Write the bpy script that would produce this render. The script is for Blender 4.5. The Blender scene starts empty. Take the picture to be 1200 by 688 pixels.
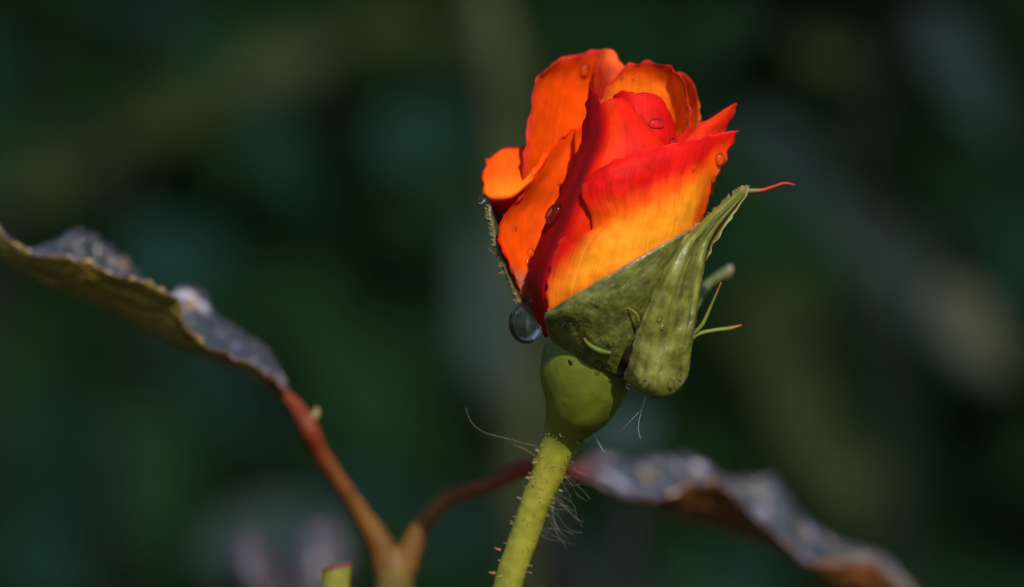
import bpy, bmesh, math, random
from mathutils import Vector, Matrix, noise
from mathutils.bvhtree import BVHTree

random.seed(7)
scene = bpy.context.scene
C = scene.collection

# ---------------------------------------------------------------- camera, light, exposure
K = 0.0001            # metres per photo pixel at the rose (the bud is about 3 cm across)
D = 0.50              # camera to rose
Z0 = 0.62             # height of the picture centre above the soil
cam_d = bpy.data.cameras.new('camera')
cam = bpy.data.objects.new('camera', cam_d); C.objects.link(cam)
cam.location = (0, -D, Z0); cam.rotation_euler = (math.radians(90), 0, 0)
cam_d.sensor_width = 36.0
cam_d.lens = 36.0 * D / (1200 * K)
cam_d.clip_start = 0.01; cam_d.clip_end = 200
cam_d.dof.use_dof = True
cam_d.dof.focus_distance = D - 0.007
cam_d.dof.aperture_fstop = (cam_d.lens * 0.001) / 0.0170
scene.camera = cam

SUN = Vector((0.24, -0.72, 0.65)).normalized()      # towards the sun
world = bpy.data.worlds.new('World'); scene.world = world; world.use_nodes = True
wn = world.node_tree.nodes; wl = world.node_tree.links
sky = wn.new('ShaderNodeTexSky'); sky.sky_type = 'NISHITA'; sky.sun_disc = False
sky.sun_elevation = math.asin(SUN.z)
sky.sun_rotation = math.atan2(SUN.x, SUN.y)
wn['Background'].inputs['Strength'].default_value = 0.10
wl.new(sky.outputs[0], wn['Background'].inputs['Color'])
sun_d = bpy.data.lights.new('sun', 'SUN'); sun_d.energy = 5.0; sun_d.angle = math.radians(0.5)
sun_d.color = (1.0, 0.90, 0.74)
sun = bpy.data.objects.new('sun', sun_d); C.objects.link(sun)
sun.location = SUN * 3
sun.rotation_euler = SUN.to_track_quat('Z', 'Y').to_euler()
scene.view_settings.view_transform = 'Standard'; scene.view_settings.look = 'None'
scene.view_settings.exposure = 0.25; scene.view_settings.gamma = 1.0
scene.render.engine = 'CYCLES'
scene.cycles.use_denoising = True
scene.cycles.max_bounces = 12; scene.cycles.transmission_bounces = 10
scene.cycles.caustics_refractive = True
scene.cycles.sample_clamp_indirect = 6.0

# ---------------------------------------------------------------- helpers
def P(px, py, d=0.0):
    """photo pixel + depth behind the rose (in units of K) -> world point"""
    f = 1 + d * K / D
    return Vector(((px - 600) * K * f, d * K, Z0 + (344 - py) * K * f))

def pixel_of(p):
    f = (p.y + D) / D
    return 600 + p.x / f / K, 344 - (p.z - Z0) / f / K

def tag(o, label=None, cat=None, group=None, kind=None):
    if label: o['label'] = label
    if cat: o['category'] = cat
    if group: o['group'] = group
    if kind: o['kind'] = kind
    return o

def thing(name, loc, label, cat, group=None):
    o = bpy.data.objects.new(name, None); C.objects.link(o)
    o.location = loc; o.empty_display_size = 0.01
    return tag(o, label, cat, group)

def obj(name, me, mat=None, parent=None, base=None):
    """mesh given in world coordinates; shifted so that it sits under its parent's base"""
    if base is None and parent is not None:
        b = Vector((0, 0, 0)); q = parent
        while q is not None:
            b += q.location; q = q.parent
    else:
        b = base or Vector((0, 0, 0))
    if b.length > 0: me.transform(Matrix.Translation(-b))
    if mat is not None: me.materials.append(mat)
    o = bpy.data.objects.new(name, me); C.objects.link(o)
    if parent is not None: o.parent = parent
    elif b.length > 0: o.location = b
    return o

def cr(p0, p1, p2, p3, t):
    return 0.5 * ((2*p1) + (p2-p0)*t + (2*p0-5*p1+4*p2-p3)*t*t + (3*p1-p0-3*p2+p3)*t*t*t)

def spline(pts, t):
    n = len(pts) - 1
    x = min(max(t, 0.0), 1.0) * n
    i = min(int(x), n - 1); f = x - i
    p1, p2 = pts[i], pts[i+1]
    p0 = pts[i-1] if i > 0 else p1*2 - p2
    p3 = pts[i+2] if i + 2 <= n else p2*2 - p1
    return cr(p0, p1, p2, p3, f)

def sheet(name, ctrl, colour, thick=1.0, nu=44, nv=44, wob=1.7, edge=2.0, seed=0, pc=False):
    """A thin solid sheet (petal, sepal, leaf) through a grid of control points (px, py, depth).
    colour(u, v, side) -> linear rgb; side 0 faces the camera."""
    rows = [[Vector(p) for p in r] for r in ctrl]
    so = Vector((seed * 13.7, seed * 5.1, 0))
    grid = []
    for j in range(nv + 1):
        v = j / nv
        g = []
        rr = [spline([r[min(c, len(r)-1)] for r in rows], v) for c in range(len(rows[0]))]
        for i in range(nu + 1):
            u = i / nu
            p = spline(rr, u)
            q = p * 0.022 + so
            ed = min(u, 1-u, 1-v) 
            k = 1.0 if ed > 0.04 else ed / 0.04
            p = p + Vector((0, 0, wob * (2.2 * noise.noise(q) + 0.75 * noise.noise(q*3.1 + Vector((4, 0, 0))) + 0.22 * noise.noise(q*8.0))))
            qq = p * 0.085 + so
            jit = (1-k) * edge
            p = p + Vector((noise.noise(qq + Vector((9, 0, 0))), noise.noise(qq + Vector((0, 9, 0))), 0)) * 2.2 * jit
            g.append(p)
        grid.append(g)
    W = [[P(*p) for p in g] for g in grid]
    # normals
    def nrm(j, i):
        a = W[j][min(i+1, nu)] - W[j][max(i-1, 0)]
        b = W[min(j+1, nv)][i] - W[max(j-1, 0)][i]
        n = a.cross(b)
        return n.normalized() if n.length > 1e-14 else Vector((0, -1, 0))
    N = [[nrm(j, i) for i in range(nu+1)] for j in range(nv+1)]
    verts = []; cols = []; uvs = []
    s = thick * K
    for side in (0, 1):
        for j in range(nv+1):
            for i in range(nu+1):
                u, v = i/nu, j/nv
                ed = min(u, 1-u, 1-v) / 0.03
                tt = s * (0.35 + 0.65*min(1, ed))
                verts.append(W[j][i] + N[j][i] * (tt/2 if side == 0 else -tt/2))
                cols.append(colour(u, v, side, grid[j][i]) if pc else colour(u, v, side)); uvs.append((u, v))
    n1 = (nu+1)*(nv+1); w = nu+1
    faces = []
    for j in range(nv):
        for i in range(nu):
            a, b, c, d = j*w+i, j*w+i+1, (j+1)*w+i+1, (j+1)*w+i
            faces.append((a, b, c, d)); faces.append((n1+d, n1+c, n1+b, n1+a))
    loop = [i for i in range(w)] + [j*w+nu for j in range(1, nv+1)] + [nv*w+i for i in range(nu-1, -1, -1)] + [j*w for j in range(nv-1, 0, -1)]
    for k in range(len(loop)):
        a, b = loop[k], loop[(k+1) % len(loop)]
        faces.append((b, a, n1+a, n1+b))
    me = bpy.data.meshes.new(name)
    me.from_pydata([tuple(x) for x in verts], [], faces)
    ca = me.color_attributes.new('Col', 'FLOAT_COLOR', 'POINT')
    ca.data.foreach_set('color', [c for col in cols for c in (col[0], col[1], col[2], 1.0)])
    uvl = me.uv_layers.new(name='UVMap')
    uvl.data.foreach_set('uv', [c for l in me.loops for c in uvs[l.vertex_index]])
    me.polygons.foreach_set('use_smooth', [True]*len(me.polygons))
    me.update()
    return me

def tube_data(path, radii, seg=12, steps=60, bump=0.0, seed=0, caps=True):
    """path in world coordinates"""
    verts = []; faces = []; uv = []
    ref = Vector((0, 1, 0))
    pts = [spline(path, k/steps) for k in range(steps+1)]
    rad = [spline([Vector((r, 0, 0)) for r in radii], k/steps).x for k in range(steps+1)]
    for k, p in enumerate(pts):
        t = (pts[min(k+1, steps)] - pts[max(k-1, 0)]).normalized()
        a = ref - t*ref.dot(t)
        if a.length < 1e-3: a = Vector((1, 0, 0)) - t*t.x
        a.normalize(); b = t.cross(a)
        for s in range(seg):
            an = 2*math.pi*s/seg
            d = a*math.cos(an) + b*math.sin(an)
            r = rad[k]
            if bump:
                r *= 1 + bump*noise.noise(p*900 + d*1.3 + Vector((seed, 0, 0)))
            verts.append(p + d*r); uv.append((s/seg, k/steps))
    for k in range(steps):
        for s in range(seg):
            s2 = (s+1) % seg
            faces.append((k*seg+s, k*seg+s2, (k+1)*seg+s2, (k+1)*seg+s))
    if caps:
        faces.append(tuple(range(seg-1, -1, -1)))
        faces.append(tuple(steps*seg+s for s in range(seg)))
    return verts, faces

def mesh_of(name, verts, faces, smooth=True, cols=None):
    me = bpy.data.meshes.new(name)
    me.from_pydata([tuple(v) for v in verts], [], faces)
    if cols is not None:
        ca = me.color_attributes.new('Col', 'FLOAT_COLOR', 'POINT')
        ca.data.foreach_set('color', [c for col in cols for c in (col[0], col[1], col[2], 1.0)])
    if smooth: me.polygons.foreach_set('use_smooth', [True]*len(me.polygons))
    me.update()
    return me

def tube(name, path, radii, colour=None, **kw):
    v, f = tube_data(path, radii, **kw)
    seg = kw.get('seg', 12); steps = kw.get('steps', 60)
    cols = None
    if colour: cols = [colour((i//seg)/steps) for i in range(len(v))]
    return mesh_of(name, v, f, True, cols)

def mix(a, b, t):
    t = min(1, max(0, t))
    return tuple(x + (y-x)*t for x, y in zip(a, b))

def sm(a, b, x):
    t = min(1, max(0, (x-a)/(b-a)))
    return t*t*(3-2*t)

# ---------------------------------------------------------------- materials
def new_mat(name):
    m = bpy.data.materials.new(name); m.use_nodes = True
    return m, m.node_tree.nodes, m.node_tree.links

def thin_mat(name, rough=0.45, transl=0.35, vein=(60, 5), vein_amt=0.16, bump=0.0002, spot=None, spec=0.5, fleck=0.0, coat=0.0, tint=(1, 1, 1)):
    """vertex-coloured thin tissue: veins along the sheet, a little mottling, light shining through"""
    m, n, l = new_mat(name)
    pb = n['Principled BSDF']; out = n['Material Output']
    at = n.new('ShaderNodeAttribute'); at.attribute_name = 'Col'
    uv = n.new('ShaderNodeUVMap')
    mp = n.new('ShaderNodeMapping'); mp.inputs['Scale'].default_value = (vein[0], vein[1], 1)
    nz = n.new('ShaderNodeTexNoise'); nz.inputs['Scale'].default_value = 1.0; nz.inputs['Detail'].default_value = 3
    l.new(uv.outputs[0], mp.inputs['Vector']); l.new(mp.outputs[0], nz.inputs['Vector'])
    tc = n.new('ShaderNodeTexCoord')
    n2 = n.new('ShaderNodeTexNoise'); n2.inputs['Scale'].default_value = 420; n2.inputs['Detail'].default_value = 4
    l.new(tc.outputs['Object'], n2.inputs['Vector'])
    ad = n.new('ShaderNodeMath'); ad.operation = 'ADD'
    l.new(nz.outputs[0], ad.inputs[0]); l.new(n2.outputs[0], ad.inputs[1])
    mr = n.new('ShaderNodeMapRange'); mr.inputs['From Min'].default_value = 0.7; mr.inputs['From Max'].default_value = 1.3
    mr.inputs['To Min'].default_value = 1 - vein_amt; mr.inputs['To Max'].default_value = 1 + vein_amt
    l.new(ad.outputs[0], mr.inputs['Value'])
    vm = n.new('ShaderNodeVectorMath'); vm.operation = 'SCALE'
    l.new(at.outputs['Color'], vm.inputs[0]); l.new(mr.outputs[0], vm.inputs['Scale'])
    col = vm.outputs[0]
    if fleck:
        n3 = n.new('ShaderNodeTexNoise'); n3.inputs['Scale'].default_value = 1700; n3.inputs['Detail'].default_value = 2
        l.new(tc.outputs['Object'], n3.inputs['Vector'])
        rp = n.new('ShaderNodeMapRange'); rp.inputs['From Min'].default_value = 0.55; rp.inputs['From Max'].default_value = 0.75
        rp.inputs['To Max'].default_value = fleck
        l.new(n3.outputs[0], rp.inputs['Value'])
        mx = n.new('ShaderNodeMix'); mx.data_type = 'RGBA'
        l.new(rp.outputs[0], mx.inputs['Factor']); l.new(col, mx.inputs['A'])
        mx.inputs['B'].default_value = spot or (0.3, 0.3, 0.12, 1)
        col = mx.outputs['Result']
    l.new(col, pb.inputs['Base Color'])
    pb.inputs['Roughness'].default_value = rough
    pb.inputs['Specular IOR Level'].default_value = spec
    if coat:
        pb.inputs['Coat Weight'].default_value = coat; pb.inputs['Coat Roughness'].default_value = 0.18
    bp = n.new('ShaderNodeBump'); bp.inputs['Strength'].default_value = 0.5; bp.inputs['Distance'].default_value = bump
    l.new(ad.outputs[0], bp.inputs['Height']); l.new(bp.outputs[0], pb.inputs['Normal'])
    tr = n.new('ShaderNodeBsdfTranslucent'); l.new(col, tr.inputs['Color']); l.new(bp.outputs[0], tr.inputs['Normal'])
    ms = n.new('ShaderNodeMixShader'); ms.inputs[0].default_value = transl
    l.new(pb.outputs[0], ms.inputs[1]); l.new(tr.outputs[0], ms.inputs[2]); l.new(ms.outputs[0], out.inputs['Surface'])
    return m

def plain_mat(name, colour, rough=0.5, amt=0.3, scale=60, transl=0.0, spec=0.5, bump=0.0, vcol=False, sss=0.0):
    m, n, l = new_mat(name)
    pb = n['Principled BSDF']; out = n['Material Output']
    tc = n.new('ShaderNodeTexCoord')
    nz = n.new('ShaderNodeTexNoise'); nz.inputs['Scale'].default_value = scale; nz.inputs['Detail'].default_value = 4
    l.new(tc.outputs['Object'], nz.inputs['Vector'])
    mr = n.new('ShaderNodeMapRange'); mr.inputs['From Min'].default_value = 0.3; mr.inputs['From Max'].default_value = 0.7
    mr.inputs['To Min'].default_value = 1-amt; mr.inputs['To Max'].default_value = 1+amt
    l.new(nz.outputs[0], mr.inputs['Value'])
    vm = n.new('ShaderNodeVectorMath'); vm.operation = 'SCALE'
    if vcol:
        at = n.new('ShaderNodeAttribute'); at.attribute_name = 'Col'; l.new(at.outputs['Color'], vm.inputs[0])
    else:
        vm.inputs[0].default_value = colour
    l.new(mr.outputs[0], vm.inputs['Scale'])
    l.new(vm.outputs[0], pb.inputs['Base Color'])
    pb.inputs['Roughness'].default_value = rough; pb.inputs['Specular IOR Level'].default_value = spec
    if sss:
        pb.inputs['Subsurface Weight'].default_value = sss; pb.inputs['Subsurface Radius'].default_value = (0.002, 0.0025, 0.0006)
        pb.inputs['Subsurface Scale'].default_value = 1.0
    if bump:
        bp = n.new('ShaderNodeBump'); bp.inputs['Strength'].default_value = 0.6; bp.inputs['Distance'].default_value = bump
        l.new(nz.outputs[0], bp.inputs['Height']); l.new(bp.outputs[0], pb.inputs['Normal'])
    if transl:
        tr = n.new('ShaderNodeBsdfTranslucent'); l.new(vm.outputs[0], tr.inputs['Color'])
        ms = n.new('ShaderNodeMixShader'); ms.inputs[0].default_value = transl
        l.new(pb.outputs[0], ms.inputs[1]); l.new(tr.outputs[0], ms.inputs[2]); l.new(ms.outputs[0], out.inputs['Surface'])
    return m

M_petal = thin_mat('petal_tissue', rough=0.55, transl=0.40, vein=(80, 2.2), vein_amt=0.22, bump=0.00014, spec=0.10)
M_sepal = thin_mat('sepal_tissue', rough=0.38, transl=0.12, vein=(12, 7), vein_amt=0.5, bump=0.0008, fleck=0.5, spot=(0.19, 0.20, 0.05, 1), spec=0.45)
M_leaf = thin_mat('leaf_tissue', rough=0.34, transl=0.10, vein=(14, 24), vein_amt=0.3, bump=0.003, spec=0.7, coat=1.0)
M_stem = plain_mat('stem_skin', (0.16, 0.18, 0.02), rough=0.48, spec=0.22, amt=0.22, scale=500, bump=0.0002, vcol=True, sss=0.0)
M_stalk = plain_mat('leaf_stalk_skin', (0.2, 0.05, 0.015), rough=0.55, spec=0.25, amt=0.25, scale=300, vcol=True)
M_prickle = plain_mat('prickle_red', (0.22, 0.06, 0.035), rough=0.45, amt=0.2, scale=900, transl=0.2)
M_hair = plain_mat('plant_hair', (0.42, 0.36, 0.16), rough=0.5, amt=0.2, scale=900, transl=0.3)
M_silk = plain_mat('spider_silk', (0.8, 0.8, 0.76), rough=0.5, amt=0.1, scale=900, transl=0.4)
M_soil = plain_mat('garden_soil', (0.05, 0.036, 0.025), rough=0.95, amt=0.5, scale=30, bump=0.01)
M_scar = plain_mat('dark_scar', (0.014, 0.011, 0.005), rough=1.0, amt=0.5, scale=900, spec=0.0)

def water_mat():
    m, n, l = new_mat('clear_water')
    pb = n['Principled BSDF']
    tc = n.new('ShaderNodeTexCoord'); nz = n.new('ShaderNodeTexNoise'); nz.inputs['Scale'].default_value = 250
    l.new(tc.outputs['Object'], nz.inputs['Vector'])
    mr = n.new('ShaderNodeMapRange'); mr.inputs['To Min'].default_value = 0.96; mr.inputs['To Max'].default_value = 1.0
    l.new(nz.outputs[0], mr.inputs['Value'])
    l.new(mr.outputs[0], pb.inputs['Base Color'])
    pb.inputs['Roughness'].default_value = 0.0
    pb.inputs['Transmission Weight'].default_value = 1.0; pb.inputs['IOR'].default_value = 1.333
    return m
M_water = water_mat()
def bead_mat(refr=0.30):
    """shallow beads: mostly seen straight through, with a wet glint"""
    m, n, l = new_mat('shallow_water_bead')
    n.remove(n['Principled BSDF']); out = n['Material Output']
    tc = n.new('ShaderNodeTexCoord'); nz = n.new('ShaderNodeTexNoise'); nz.inputs['Scale'].default_value = 900
    l.new(tc.outputs['Object'], nz.inputs['Vector'])
    mr = n.new('ShaderNodeMapRange'); mr.inputs['To Min'].default_value = 0.04; mr.inputs['To Max'].default_value = 0.16
    l.new(nz.outputs[0], mr.inputs['Value'])
    tr = n.new('ShaderNodeBsdfTransparent'); tr.inputs['Color'].default_value = (0.97, 0.97, 0.97, 1)
    rf = n.new('ShaderNodeBsdfRefraction'); rf.inputs['IOR'].default_value = 1.333; rf.inputs['Roughness'].default_value = 0.0
    gl = n.new('ShaderNodeBsdfGlossy'); l.new(mr.outputs[0], gl.inputs['Roughness'])
    fr = n.new('ShaderNodeFresnel'); fr.inputs['IOR'].default_value = 1.36
    m1 = n.new('ShaderNodeMixShader'); m1.inputs[0].default_value = refr
    l.new(tr.outputs[0], m1.inputs[1]); l.new(rf.outputs[0], m1.inputs[2])
    m2 = n.new('ShaderNodeMixShader'); l.new(fr.outputs[0], m2.inputs[0]); l.new(m1.outputs[0], m2.inputs[1]); l.new(gl.outputs[0], m2.inputs[2])
    l.new(m2.outputs[0], out.inputs['Surface'])
    return m
M_bead = bead_mat(); M_bigdrop = bead_mat(0.45)

# ---------------------------------------------------------------- the setting: soil and the dark hedge far behind
def soil():
    bm = bmesh.new()
    bmesh.ops.create_grid(bm, x_segments=60, y_segments=60, size=20)
    for v in bm.verts:
        v.co.z = 0.05*noise.noise(v.co*0.9) - 0.02
    me = bpy.data.meshes.new('ground'); bm.to_mesh(me); bm.free()
    o = obj('ground', me, M_soil); tag(o, 'dark bare garden soil under the plants', 'soil', kind='structure')
soil()

def leaf_mesh(name, n=7, droop=0.18, fold=0.16):
    """unit leaf: from (0,0,0) along +x to (1,0,0), half width up to 0.5 along y, facing +z"""
    verts = []; faces = []
    for i in range(n+1):
        t = i/n
        w = 0.5*(math.sin(math.pi*min(1, t**0.8))**0.8)*(1-0.15*t)
        z = -droop*t*t
        for k in (-1, -0.5, 0, 0.5, 1):
            verts.append((t, k*w*(1+0.06*math.sin(i*2.4+k)), z + fold*abs(k)*w*1.2 + 0.015*math.sin(i*1.9 + k*2)))
    for i in range(n):
        for k in range(4):
            a = i*5+k
            faces.append((a, a+1, a+6, a+5))
    return mesh_of(name, [Vector(v) for v in verts], faces)

def hedge():
    rng = random.Random(3)
    verts = []; faces = []
    n = 46000
    for _ in range(n):
        x = rng.uniform(-1.5, 1.5); y = 0.95 + 0.75*rng.random(); top = 1.0 + 0.12*math.sin(x*3.1)+0.08*math.sin(x*7.7+1)
        z = rng.uniform(0.02, top)
        L = rng.uniform(0.06, 0.10); w = L*0.29
        a = Vector((rng.gauss(0, 1), rng.gauss(0, 0.6), rng.gauss(-0.3, 0.6))).normalized()
        nn = Vector((rng.gauss(0, 0.5), rng.gauss(-0.5, 0.5), rng.gauss(0.8, 0.4)))
        b = nn.cross(a).normalized(); nn = a.cross(b)
        c = Vector((x, y, z)); i = len(verts)
        verts += [c, c + a*L*0.4 + b*w + nn*w*0.2, c + a*L*0.4 - nn*w*0.1, c + a*L*0.4 - b*w + nn*w*0.2, c + a*L - nn*L*0.12]
        faces += [(i, i+2, i+1), (i, i+3, i+2), (i+1, i+2, i+4), (i+2, i+3, i+4)]
    me = mesh_of('hedge_foliage', verts, faces)
    m = plain_mat('hedge_leaf', (0.040, 0.100, 0.030), rough=0.7, amt=0.85, scale=3.2, transl=0.1, spec=0.06)
    o = obj('hedge_foliage', me, m)
    tag(o, 'dense dark green foliage filling the blurred background', 'foliage', kind='stuff')
hedge()

# unseen tree added sunward to shade the background, with a gap for the rose
def added_shade_tree():
    rg = random.Random(8)
    aim = Vector((0.003, 0.01, 0.612)); cen = aim + SUN*3.6
    base = Vector((cen.x + 0.9, cen.y - 0.3, 0))
    t = thing('added_shade_tree', base, 'unseen leafy tree added on the sunny side to shade the plants behind', 'tree')
    obj('added_trunk', tube('added_trunk', [base, base + Vector((0.03, 0, 1.2)), base + Vector((-0.1, 0.05, 2.4)), base + Vector((-0.3, 0.1, 3.6))], [0.14, 0.11, 0.09, 0.04], seg=12, steps=20), M_cane2, t)
    verts, faces = [], []
    n = 0
    while n < 36000:
        p = Vector((rg.gauss(0, 1), rg.gauss(0, 1), rg.gauss(0, 1))).normalized() * (rg.random()**0.4)
        p = cen + Vector((p.x*1.5, p.y*1.0, p.z*1.0))
        q = p - aim; off = q - SUN*q.dot(SUN)
        if off.length < 0.105 + 0.01*noise.noise(p*3): continue  # leaves left out along the sun line so the rose stays lit
        a = Vector((rg.gauss(0, 1), rg.gauss(0, 1), rg.gauss(0, 1))).normalized(); b = a.orthogonal().normalized()
        b = Matrix.Rotation(rg.uniform(0, 6.28), 3, a) @ b
        L = rg.uniform(0.07, 0.12); i = len(verts)
        verts += [p - a*L*0.5, p + b*L*0.28, p + a*L*0.5, p - b*L*0.28]; faces.append((i, i+1, i+2, i+3)); n += 1
    obj('added_crown', mesh_of('added_crown', verts, faces), plain_mat('added_tree_leaf', (0.05, 0.09, 0.03), rough=0.5, amt=0.3, scale=3, transl=0.1), t)
M_cane2 = plain_mat('twig_bark', (0.035, 0.035, 0.02), rough=0.7, amt=0.3, scale=60)
added_shade_tree()

# ---------------------------------------------------------------- blurred shrubs in the middle distance
LEAF_M = {k: plain_mat('shrub_leaf_' + k, c, rough=0.55, amt=0.2, scale=40, transl=0.1, spec=0.12) for k, c in {
    'teal': (0.030, 0.105, 0.062), 'dark': (0.040, 0.095, 0.020), 'grey': (0.105, 0.155, 0.115), 'olive': (0.15, 0.17, 0.055),
    'tan': (0.30, 0.28, 0.15), 'dim': (0.030, 0.080, 0.048), 'haze': (0.075, 0.120, 0.095), 'moss': (0.110, 0.135, 0.022)}.items()}
SHRUB_LEAF = {k: leaf_mesh('shrub_leaf') for k in LEAF_M}
for k in LEAF_M: SHRUB_LEAF[k].materials.append(LEAF_M[k])
M_cane = plain_mat('cane_bark', (0.20, 0.20, 0.065), rough=0.6, amt=0.3, scale=60)
M_cane2 = plain_mat('twig_bark', (0.035, 0.035, 0.02), rough=0.7, amt=0.3, scale=60)

def shrub(base, label, canes, leaves, group='blurred shrubs behind the rose'):
    t = thing('background_shrub', base, label, 'shrub', group)
    for path, r, m in canes:
        obj('stem', tube('stem', path, r, seg=10, steps=40), m, t)
    for (x0, y0, x1, y1, w, d, kind, up) in leaves:
        a = P(x0, y0, d); b = P(x1, y1, d*(1.0 + 0.03))
        ax = (b - a); L = ax.length; ax.normalize()
        nn = Vector((0.15, -1, up)); yv = nn.cross(ax).normalized(); nn = ax.cross(yv)
        W = w*K*(1 + d*K/D)
        mtx = Matrix((ax*L, yv*W, nn*L*0.6)).transposed().to_4x4()
        mtx.translation = a - Vector(base)
        o = bpy.data.objects.new('leaf', SHRUB_LEAF[kind]); C.objects.link(o); o.parent = t
        o.matrix_local = mtx
        # leaf stalk joining it to the nearest stem
        best = None
        for path, r, m in canes:
            for k in range(41):
                q = spline(path, k/40)
                if best is None or (q-a).length < (best-a).length: best = q
        mid = (a+best)/2 + Vector((0, 0.01, -0.01))
        obj('leaf_stalk', tube('leaf_stalk', [best, mid, a], [0.0012, 0.001, 0.0008], seg=6, steps=10), M_cane2, t)
    return t

def ground_pt(px, d, y=None):
    p = P(px, 344, d); return Vector((p.x, p.y, 0.0))

# the arching olive cane
b1 = ground_pt(640, 4600)
shrub(b1, 'upright pale olive cane directly behind the rose stem with bluish leaves, out of focus',
      [([b1, P(625, 900, 4600), P(618, 600, 4500), P(612, 330, 4500), P(600, 150, 4500), P(585, 60, 4500), P(555, -60, 4500)], [0.006, 0.0052, 0.0046, 0.0042, 0.0042, 0.0036, 0.002], M_cane)],
      [(578, 470, 558, 240, 80, 4000, 'grey', 0.6), (430, 190, 575, 120, 95, 4400, 'teal', 0.8), (600, 60, 630, 170, 60, 4300, 'olive', 0.7),
       (290, 125, 390, 260, 85, 4400, 'teal', 0.9), (590, 90, 540, 10, 60, 4500, 'olive', 0.8)])
b5 = ground_pt(-60, 6000)
shrub(b5, 'olive-leaved shrub leaning across above the long left leaf, out of focus',
      [([b5, P(-70, 900, 6000), P(-40, 500, 6000), P(20, 230, 5900), P(180, 145, 5800), P(340, 70, 5700)], [0.007, 0.006, 0.005, 0.004, 0.003, 0.0015], M_cane2)],
      [(10, 240, 150, 165, 70, 5500, 'moss', 0.9), (130, 170, 300, 100, 70, 5400, 'moss', 0.8), (270, 110, 420, 30, 75, 5300, 'olive', 0.9),
       (400, 45, 540, 20, 70, 5400, 'moss', 0.9), (60, 190, -40, 330, 90, 5900, 'dim', 0.7), (200, 20, 120, -20, 80, 6000, 'dim', 0.9)])
b2 = ground_pt(150, 4800)
shrub(b2, 'dim blue-green shrub behind the long left leaf, out of focus',
      [([b2, P(160, 1100, 4800), P(130, 700, 4800), P(170, 420, 4900), P(140, 250, 5000)], [0.003, 0.002, 0.0014, 0.001, 0.0007], M_cane2),
       ([b2, P(200, 1100, 4500), P(300, 800, 4300), P(380, 650, 4000), P(420, 560, 3900)], [0.003, 0.002, 0.0014, 0.001, 0.0007], M_cane2)],
      [(140, 330, 270, 270, 130, 4800, 'teal', 0.5), (30, 470, 130, 640, 150, 4700, 'dim', 0.8), (190, 390, 340, 520, 120, 4700, 'dim', 0.8),
       (230, 655, 430, 600, 110, 3800, 'grey', 0.5), (380, 590, 480, 560, 90, 3900, 'dim', 0.9), (180, 10, 250, 40, 80, 5000, 'dim', 0.9),
       (0, 640, 120, 690, 120, 4500, 'teal', 0.6), (20, 60, -40, 120, 90, 5000, 'teal', 0.6), (480, 640, 600, 600, 90, 4000, 'dim', 0.9)])
b3 = ground_pt(1080, 4200)
shrub(b3, 'grey-green broad-leaved shrub to the right of the bud, out of focus',
      [([b3, P(1090, 1100, 4200), P(1060, 700, 4300), P(1040, 420, 4400), P(1010, 180, 4500), P(1080, 0, 4600)], [0.003, 0.002, 0.0015, 0.0012, 0.001, 0.0007], M_cane2)],
      [(950, 225, 1185, 445, 105, 4600, 'grey', 0.55), (1090, 330, 1195, 445, 75, 4400, 'tan', 0.4), (850, 140, 1020, 270, 140, 4800, 'haze', 1.2), (1060, 10, 1200, 170, 150, 4800, 'haze', 1.2),
       (880, 370, 990, 580, 170, 4700, 'olive', 1.4), (1175, 240, 1215, 400, 90, 4600, 'teal', 0.7), (890, 0, 800, 80, 100, 5000, 'dark', 0.8), (860, 420, 960, 330, 110, 5200, 'moss', 0.9), (1060, 560, 960, 640, 110, 5200, 'moss', 1.0), (1000, 90, 930, 30, 80, 5200, 'moss', 0.8),
       (1010, 600, 920, 480, 90, 4700, 'olive', 1.2)])
b4 = ground_pt(730, 2600)
shrub(b4, 'low bluish shrub behind the right curled leaf, out of focus',
      [([b4, P(735, 1000, 2600), P(725, 760, 2600), P(740, 600, 2700), P(735, 500, 2800)], [0.004, 0.003, 0.0025, 0.002, 0.001], M_cane2),
       ([b4, P(690, 1000, 2300), P(655, 760, 2100), P(648, 640, 2000), P(650, 590, 2050)], [0.003, 0.0028, 0.0022, 0.0018, 0.0008], M_cane2)],
      [(700, 540, 770, 470, 80, 2700, 'grey', 1.0), (660, 640, 800, 690, 90, 2900, 'dim', 0.6), (820, 690, 930, 660, 60, 2900, 'dim', 0.6)])

# a leaf with painted lavender sheen low behind the cut stem
# ---------------------------------------------------------------- the rose
RED = (0.66, 0.007, 0.003); CRIM = (0.42, 0.004, 0.010); ORA = (0.88, 0.100, 0.003); YEL = (0.94, 0.375, 0.018); PINK = (0.80, 0.045, 0.06)
DEEP = (0.55, 0.006, 0.010); SALM = (0.90, 0.16, 0.05)

def outside(y0=0.35, y1=0.62, low=YEL, top=RED):
    def f(u, v, side):
        w = 0.05*noise.noise(Vector((u*5, v*2, y0*7))) + 0.03*noise.noise(Vector((u*17, v*3, y0*3)))
        if side == 0:
            c = mix(low, ORA, sm(y0-0.2, y0, v+w)); c = mix(c, top, sm(y0, y1, v+w))
            e = min(u, 1-u, 1-v)
            return mix(PINK, c, 0.55 + 0.45*sm(0.0, 0.03, e))
        return inside()(u, v, 0)
    return f

def inside(rim=0.035, amt=1.0, wash=0.0, c0=ORA):
    def f(u, v, side):
        w = 0.02*noise.noise(Vector((u*7, v*7, 2.2)))
        if side == 0:
            e = min(u, 1-u, (1-v)) + w
            c = mix(YEL, c0, sm(0.0, 0.35, v))
            c = mix(c, RED, wash*sm(0.62, 0.95, v + w*3))
            return mix(mix(CRIM, PINK, 0.4), c, 1-amt + amt*sm(0.0, rim, e))
        return outside()(u, v, 0)
    return f

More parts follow.
